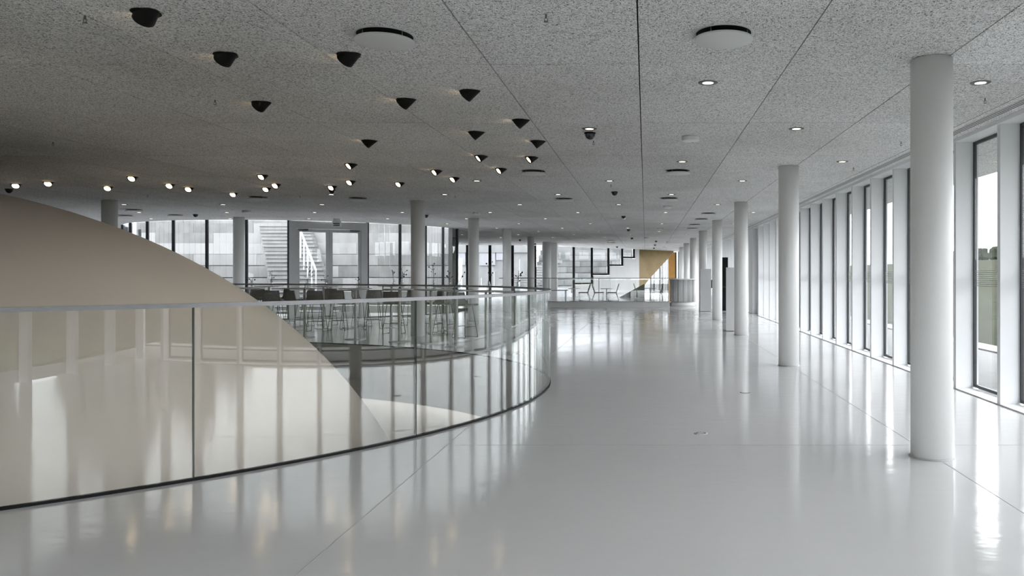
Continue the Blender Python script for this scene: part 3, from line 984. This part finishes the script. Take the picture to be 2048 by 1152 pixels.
for k in range(14):
    a = at(965 + 10 * k, 590, 53)
    MB().box(a.x, a.x + 3.2 - .18 * k, 52.6, 54.4, 0 if k == 0 else .17 * k - .02, .17 * (k + 1)).build('step', M['conc2'], ex)
for off, lab in ((0, 'upper'), (15, 'lower')):
    r_ = thing('stair_handrail', 'white %s handrail of the far outdoor stair' % lab, 'handrail', (0, 0, 0))
    dd = 54.5 if lab == 'upper' else 52.5
    A, B = at(955, 560 + off, dd), at(1108, 484 + off, dd)
    MB().bar(A, B, .035, .04).build('rail', M['conc2'], r_)
    for k in range(6):
        p = A.lerp(B, (k + .3) / 6)
        MB().bar((p.x, p.y, max(0, p.z - 1.6)), (p.x, p.y, p.z), .04, .04).build('post', M['greyframe'], r_)
bn = MB().box(at(925, 590, 49).x, at(1140, 590, 49).x, 49, 49.5, .0, .55)
tag(bn.build('outdoor_bench', M['signwhite']), 'long low white bench wall outside the far glazing', 'bench')

# ------------------------------------------------------------------ raised platform at the far end
pf = thing('platform', 'low raised platform with seating at the far end of the hall', 'platform', (0, 0, 0))
PXL, PXR, PY = -5.0, 1.04, 33.0
MB().box(PXL, PXR, PY, 40.0, .001, .24).build('deck', M['floor'], pf)
MB().box(PXL - .01, PXR + .01, PY - .012, PY, .215, .245).build('nosing', M['lgrey'], pf)
pr_ = thing('platform_railing', 'straight glass railing with thin steel rail along the far platform', 'railing', (0, 0, 0))
gx = -4.15
while gx < .95:
    g2 = min(gx + 1.45, 1.0)
    MB().box(gx + .01, g2 - .01, 33.1, 33.116, .25, 1.24).build('glass_panel', [M['glass']], pr_)
    gx = g2
MB().box(-6.3, 1.42, 33.09, 33.13, 1.24, 1.27).build('handrail', M['steel'], pr_)
MB().box(-4.17, 1.02, 33.085, 33.135, .2415, .26).build('base_channel', M['dgrey'], pr_)
for xx in (-4.15, -2.0, 1.0):
    MB().box(xx - .012, xx + .012, 33.08, 33.135, .2415, 1.24).build('post', M['steel'], pr_)
# round ribbed counter
cp_ = at(1366.5, 613, 34.0)
rc = thing('round_counter', 'round grey ribbed counter at the end of the far railing', 'counter', (cp_.x, 34.6, 0))
MB().lathe([(.56, 0), (.58, .02), (.58, .16), (.5, .17), (.5, .2)], 48).build('plinth', M['lgrey'], rc)
MB().lathe([(.555, .2), (.555, 1.18)], 48).build('drum', M['lgrey'], rc)
for k in range(64):
    a = 2 * PI * k / 64
    MB().tube([(math.cos(a) * .558, math.sin(a) * .558, .2), (math.cos(a) * .558, math.sin(a) * .558, 1.18)], .014 + .008 * random.random(), 6).build('rib', (M['lgrey'], M['white'], M['white'], M['fascia'])[random.randrange(4)], rc)
MB().lathe([(.60, 1.18), (.62, 1.185), (.62, 1.215), (.60, 1.22)], 48).build('top', M['signwhite'], rc)


def lounge_chair(x, y, face, lab, z=.24):
    o = thing('lounge_chair', lab, 'chair', (x, y, z + .001), 0 if face > 0 else PI, group='lounge chairs on the platform')
    for s in (-.25, .25):
        MB().tube([(-.24, s, .74), (-.12, s, .36), (-.24, s, .012), (.24, s, .012), (.26, s, .36), (-.12, s, .36)], .013, 6).build('side_frame', M['dgrey'], o)
    MB().bar((.27, 0, .375), (-.13, 0, .365), .5, .03).build('seat', M['fabric'], o)
    MB().bar((-.13, 0, .38), (-.245, 0, .76), .5, .025).build('backrest', M['fabric'], o)


for x, f, l in ((1170, -1, 'first from the left, back to the right'), (1195, 1, 'second from the left, back to the left'), (1227, -1, 'third from the left, in the middle'), (1278, 1, 'fourth from the left, by the dark slope'), (1316, -1, 'rightmost, near the round counter')):
    p = at(x, 600, 34.3 if x < 1250 else 35.2)
    lounge_chair(p.x, p.y, f, 'low dark lounge chair on the far platform, ' + l)
for x, l in ((1148, 'left one between chairs'), (1213, 'middle one between chairs'), (1300, 'right one with a white top')):
    p = at(x, 600, 34.3 if x < 1250 else 35.2)
    o = thing('low_table', 'small low table on the far platform, ' + l, 'table', (p.x, p.y, .2415), group='low tables on the platform')
    MB().lathe([(.2, 0), (.2, .01), (.03, .02)], 28).build('base', M['chrome'], o)
    MB().lathe([(.022, .015), (.022, .53)], 12).build('stem', M['chrome'], o)
    MB().lathe([(.26, .53), (.27, .535), (.27, .55), (.26, .555)], 32).build('table_top', M['signwhite'], o)
p = at(1126, 600, 34.9)
o = thing('low_bench', 'long low dark bench with thin frame at the left of the platform', 'bench', (p.x, p.y, .2415))
MB().box(-.7, .2, -.22, .22, .44, .47).build('seat', M['dgrey'], o)
for xx in (-.6, .12):
    MB().tube([(xx, -.2, .44), (xx, -.2, .01), (xx, .2, .01), (xx, .2, .44)], .014, 6).build('leg', M['dgrey'], o)
# dark sloping side of the stair behind the chairs
a = at(1238, 601, 39)
mb = MB(); mb.v = [(a.x, 39, .2415), (a.x + 1.3, 39, .2415), (a.x + 1.3, 39, .95), (a.x, 39.2, .2415), (a.x + 1.3, 39.2, .2415), (a.x + 1.3, 39.2, .95)]
for f in ((0, 1, 2), (5, 4, 3), (0, 3, 4, 1), (1, 4, 5, 2), (2, 5, 3, 0)): mb.face(f)
tag(mb.build('stair_wedge', M['dgrey']), 'dark triangular side of a stair behind the lounge chairs', 'stairs')

# ------------------------------------------------------------------ white totems, black panel, screen near the right columns
p = floor_at(1410, 622)
o = thing('white_kiosk', 'plain white kiosk box standing before the fifth column', 'kiosk', (p.x, 29.45, 0))
MB().box(-.205, .205, 0, .35, .012, 1.63).build('body', M['white'], o)
MB().box(-.18, .18, .03, .32, 0, .012).build('plinth', M['dgrey'], o)
o = thing('white_kiosk', 'plain white kiosk box turned at an angle behind the third column', 'kiosk', (2.2, 19.3, 0), math.radians(-12))
MB().box(-.18, .24, -.02, .36, .012, 1.6).build('body', M['white'], o)
MB().box(-.16, .22, .0, .34, 0, .012).build('plinth', M['dgrey'], o)
o = thing('black_panel', 'tall freestanding black display panel right of the fourth column', 'display panel', (3.05, 29.8, 0))
MB().box(-.2, .14, 0, .16, .02, 2.08).build('body', M['black'], o)
MB().box(-.2, .14, -.004, 0, .92, .935).build('seam', M['dgrey'], o)
MB().box(-.22, .16, -.02, .18, 0, .02).build('foot', M['dgrey'], o)
o = thing('info_screen', 'small dark screen on a white stand seen past the white kiosk', 'screen', (2.68, 31.4, 0))
MB().box(-.2, .12, 0, .3, 0, .55).box(-.05, 0, .1, .15, .55, .95).build('stand', M['white'], o)
MB().box(-.2, .1, .06, .1, .86, 1.2).build('display', M['screen'], o)

# ------------------------------------------------------------------ bar tables, vases, stools
def bar_table(x, y, lab, ztop=1.12):
    o = thing('bar_table', lab, 'table', (x, y, 0), group='round bar tables')
    MB().lathe([(.22, 0), (.225, .006), (.22, .012), (.03, .018)], 36).build('base', M['tabletop'], o)
    MB().lathe([(.026, .012), (.026, ztop - .03)], 16).build('stem', M['tabletop'], o)
    MB().lathe([(.12, ztop - .035), (.33, ztop - .016), (.35, ztop - .012), (.35, ztop), (.345, ztop + .002)], 40).build('table_top', M['tabletop'], o)
    return o


def vase(x, y, z, seed, lab, kind):
    rnd = random.Random(seed)
    o = thing('flower_vase', lab, 'vase', (x, y, z), rnd.random() * 6, group='vases on the bar tables')
    MB().lathe([(.035, 0), (.04, .03), (.036, .11), (.022, .16), (.024, .18)], 18).build('glass_vase', M['vase'], o)
    hh = rnd.uniform(.34, .52) if kind else rnd.uniform(.22, .3)
    top = (rnd.uniform(-.05, .05), rnd.uniform(-.05, .05), hh)
    sm_ = MB().tube([(0, 0, .02), (top[0] * .3, top[1] * .3, hh * .55), top], .004, 6).build('stem', M['green'], o)
    for k in range(7 if kind else 3):
        t = rnd.uniform(.55, 1.05)
        c = Vector(top) * t + Vector((rnd.uniform(-.09, .09), rnd.uniform(-.09, .09), rnd.uniform(-.03, .05)))
        base = Vector(top) * (t * .85)
        b = MB().tube([base, c], .0025, 5)
        r = rnd.uniform(.009, .018)
        b.lathe([(.001, -r), (r * .8, -r * .5), (r, 0), (r * .7, r * .6), (.001, r)], 8, tuple(c), cap=False)
        b.build('blossom', M['petal'], sm_)
    return o


def make_stool(lab, loc, rz):
    o = thing('bar_stool', lab, 'stool', loc, rz, group='grey bar stools')
    # seat shell: seat pan curving up into a low back (faces +Y front, back at -Y)
    mb = MB(); nx, prof = 8, [(.2, .735), (.19, .75), (.1, .742), (0, .735), (-.1, .738), (-.17, .76), (-.205, .82), (-.22, .92), (-.228, 1.02)]
    for layer in (0, 1):
        for i, (yy, zz) in enumerate(prof):
            for k in range(nx + 1):
                u = (k / nx - .5) * 2
                wv = .215 - .012 * max(0, i - 5)
                up = i > 4
                cy = yy + (u * u * .05 if up else 0); cz = zz + (0 if up else u * u * .012)
                dy, dz = ((-.022, 0) if up else (0, -.022)) if layer else (0, 0)
                mb.v.append((u * wv, cy + dy, cz + dz))
    rowl = nx + 1; lay = len(prof) * rowl
    for i in range(len(prof) - 1):
        for k in range(nx):
            a = i * rowl + k
            mb.face((a, a + rowl, a + rowl + 1, a + 1), 0, True)
            a += lay; mb.face((a, a + 1, a + rowl + 1, a + rowl), 0, True)
    for i in range(len(prof) - 1):
        for k in (0, nx):
            a = i * rowl + k; mb.face((a, a + lay, a + lay + rowl, a + rowl) if k else (a, a + rowl, a + lay + rowl, a + lay))
    for k in range(nx):
        a = k; mb.face((a, a + 1, a + lay + 1, a + lay)); a = (len(prof) - 1) * rowl + k; mb.face((a, a + lay, a + lay + 1, a + 1))
    mb.build('shell', M['fabric'], o)
    for s in (-1, 1):
        MB().tube([(s * .13, .1, .72), (s * .2, .2, .012), (s * .2, -.2, .012), (s * .13, -.1, .72)], .0075, 6).build('leg_frame', M['black'], o)
        for yy in (-.17, .17):
            MB().lathe([(.013, 0), (.013, .01)], 8, (s * .2, yy, 0)).build('glide', M['black'], o)
    MB().tube([(-.178, .168, .25), (.178, .168, .25)], .0075, 6).tube([(-.178, -.168, .25), (.178, -.168, .25)], .0065, 6).tube([(-.13, .1, .715), (.13, .1, .715)], .0065, 6).tube([(-.13, -.1, .715), (.13, -.1, .715)], .0065, 6).build('footrest', M['black'], o)
    return o


TABS = [(609, 17.4, 'leftmost along the balustrade'), (711, 16.9, 'second along the balustrade, before the grey doors'), (799, 16.3, 'third along the balustrade, left of the column'), (862, 15.9, 'fourth along the balustrade, right of the column'), (913, 15.2, 'fifth along the balustrade'), (972, 14.6, 'sixth along the balustrade'), (1030, 13.9, 'rightmost along the balustrade'),
        (647, 20.3, 'in the back row behind the leftmost stools'), (538, 20.5, 'in the back row beside the dome'), (783, 20.6, 'in the back row left of the column'), (497, 17.9, 'half hidden by the dome'), (895, 19.5, 'in the back row right of the column')]
for i, (px, D, l) in enumerate(TABS):
    X = (px - PX) / F * D
    bar_table(X, D, 'round bar table on a slim stem, ' + l)
    vase(X + .04, D + .05, 1.122, 20 + i, 'blossoms in a glass vase, table %s' % l.split(',')[0], i % 3 != 1)
STO = [(545, 19.4, .3), (560, 21.3, 2.4), (590, 19.6, -.4), (608, 21.0, 1.6), (634, 19.3, .1), (676, 19.6, .15), (698, 20.2, 1.8), (723, 20.9, 4.6), (746, 20.0, .5), (788, 18.5, -.1), (822, 21.4, 3.0), (866, 18.6, 2.2), (889, 18.2, 1.3), (512, 21.2, 3.4), (930, 17.4, 4.2), (655, 21.6, 3.1)]
s0 = None
for i, (px, D, rz) in enumerate(sorted(STO)):
    X = (px - PX) / F * D
    lab = 'grey low-backed bar stool on wire legs, %s from the left' % ORD[i]
    if s0 is None: s0 = make_stool(lab, (X, D, 0), rz)
    else: dup(s0, (X, D, 0), rz, lab)

# ------------------------------------------------------------------ outdoors on the right
gd = MB().box(XG + .06, 6.38, -60, 90, -.3, -.01)
tag(gd.build('paving_strip', M['pave']), 'pale paved strip outside along the windows', 'paving', kind='structure')
tag(MB().box(6.38, 6.9, -60, 90, -.3, .02).build('kerb', M['conc2']), 'low pale kerb between paving and lawn', 'kerb', kind='structure')
lw = MB()
gxs = [6.9, 9, 12, 16, 22, 30, 38, 46, 60, 90]
gzs = [0, .05, .22, .5, 1.1, 2.1, 3.0, 3.35, 3.5, 3.6]
gys = [-90, -50, -20, -5, 10, 25, 50, 90, 140, 200]
for i in range(len(gxs)):
    for j in range(len(gys)): lw.v.append((gxs[i], gys[j], gzs[i]))
nj = len(gys)
for i in range(len(gxs) - 1):
    for j in range(nj - 1):
        lw.face((i * nj + j, (i + 1) * nj + j, (i + 1) * nj + j + 1, i * nj + j + 1), 0, True)
tag(lw.build('lawn', M['lawn']), 'dull sloping lawn outside the right-hand windows', 'lawn', kind='structure')
bg_ = MB().box(-120, 6.4, YB - 1.6, YB - .1, -.3, -.02).box(-120, XL - .3, YB, 90, -.3, -.02).box(XL, 6.4, 58.5, 120, -.4, -.1)
tag(bg_.build('ground', M['pave']), 'pale paved ground around the building', 'ground', kind='structure')


tag(MB().box(-120, 6.9, -120, YB - 1.6, -.3, .02).build('lawn', M['lawn2']), 'flat lawn behind the viewpoint mirrored in the glass', 'lawn', kind='structure')


def tree(x, y, z, h, lab, seed):
    rnd = random.Random(seed)
    o = thing('tree', lab, 'tree', (x, y, z - .1), rnd.random() * 6, group='trees on the lawn')
    MB().tube([(0, 0, 0), (rnd.uniform(-.1, .1), rnd.uniform(-.1, .1), h * .5), (rnd.uniform(-.3, .3), 0, h * .8)], [h * .03, h * .022, h * .008], 8).build('trunk', M['bark'], o)
    bm = bmesh.new(); bmesh.ops.create_icosphere(bm, subdivisions=3, radius=1)
    for v in bm.verts:
        q = v.co.copy()
        k = 1 + .16 * math.sin(q.x * 5 + seed) + .14 * math.sin(q.y * 6.3 + seed * 2) + .12 * math.sin(q.z * 7 + seed * 3) + rnd.uniform(-.09, .09)
        v.co = Vector((q.x * h * .36 * k, q.y * h * .36 * k, h * .6 + q.z * h * .36 * k))
    me = bpy.data.meshes.new('crown'); bm.to_mesh(me); bm.free(); me.materials.append(M['leaf'])
    link('crown', me, o)


k = 0
for i in range(24):
    y = 60 + i * 2.9 + random.uniform(-.3, .3); x = 41 + (i % 2) * 4 + random.uniform(-.5, .5)
    tree(x, y, 2.3, random.uniform(2.2, 3.2), 'low dark tree on the crest of the lawn, %s from the right through the windows' % ORD[i], 100 + i)
for i in range(26):
    y = -16 - (i % 3) * 6 + random.uniform(-.4, .4); x = -46 + i * 3.7 + random.uniform(-.3, .3)
    tree(x, y, .05, random.uniform(6.5, 8.0), 'tall tree behind the viewpoint, %s from the left seen mirrored in the glass' % ORD[i], 200 + i)
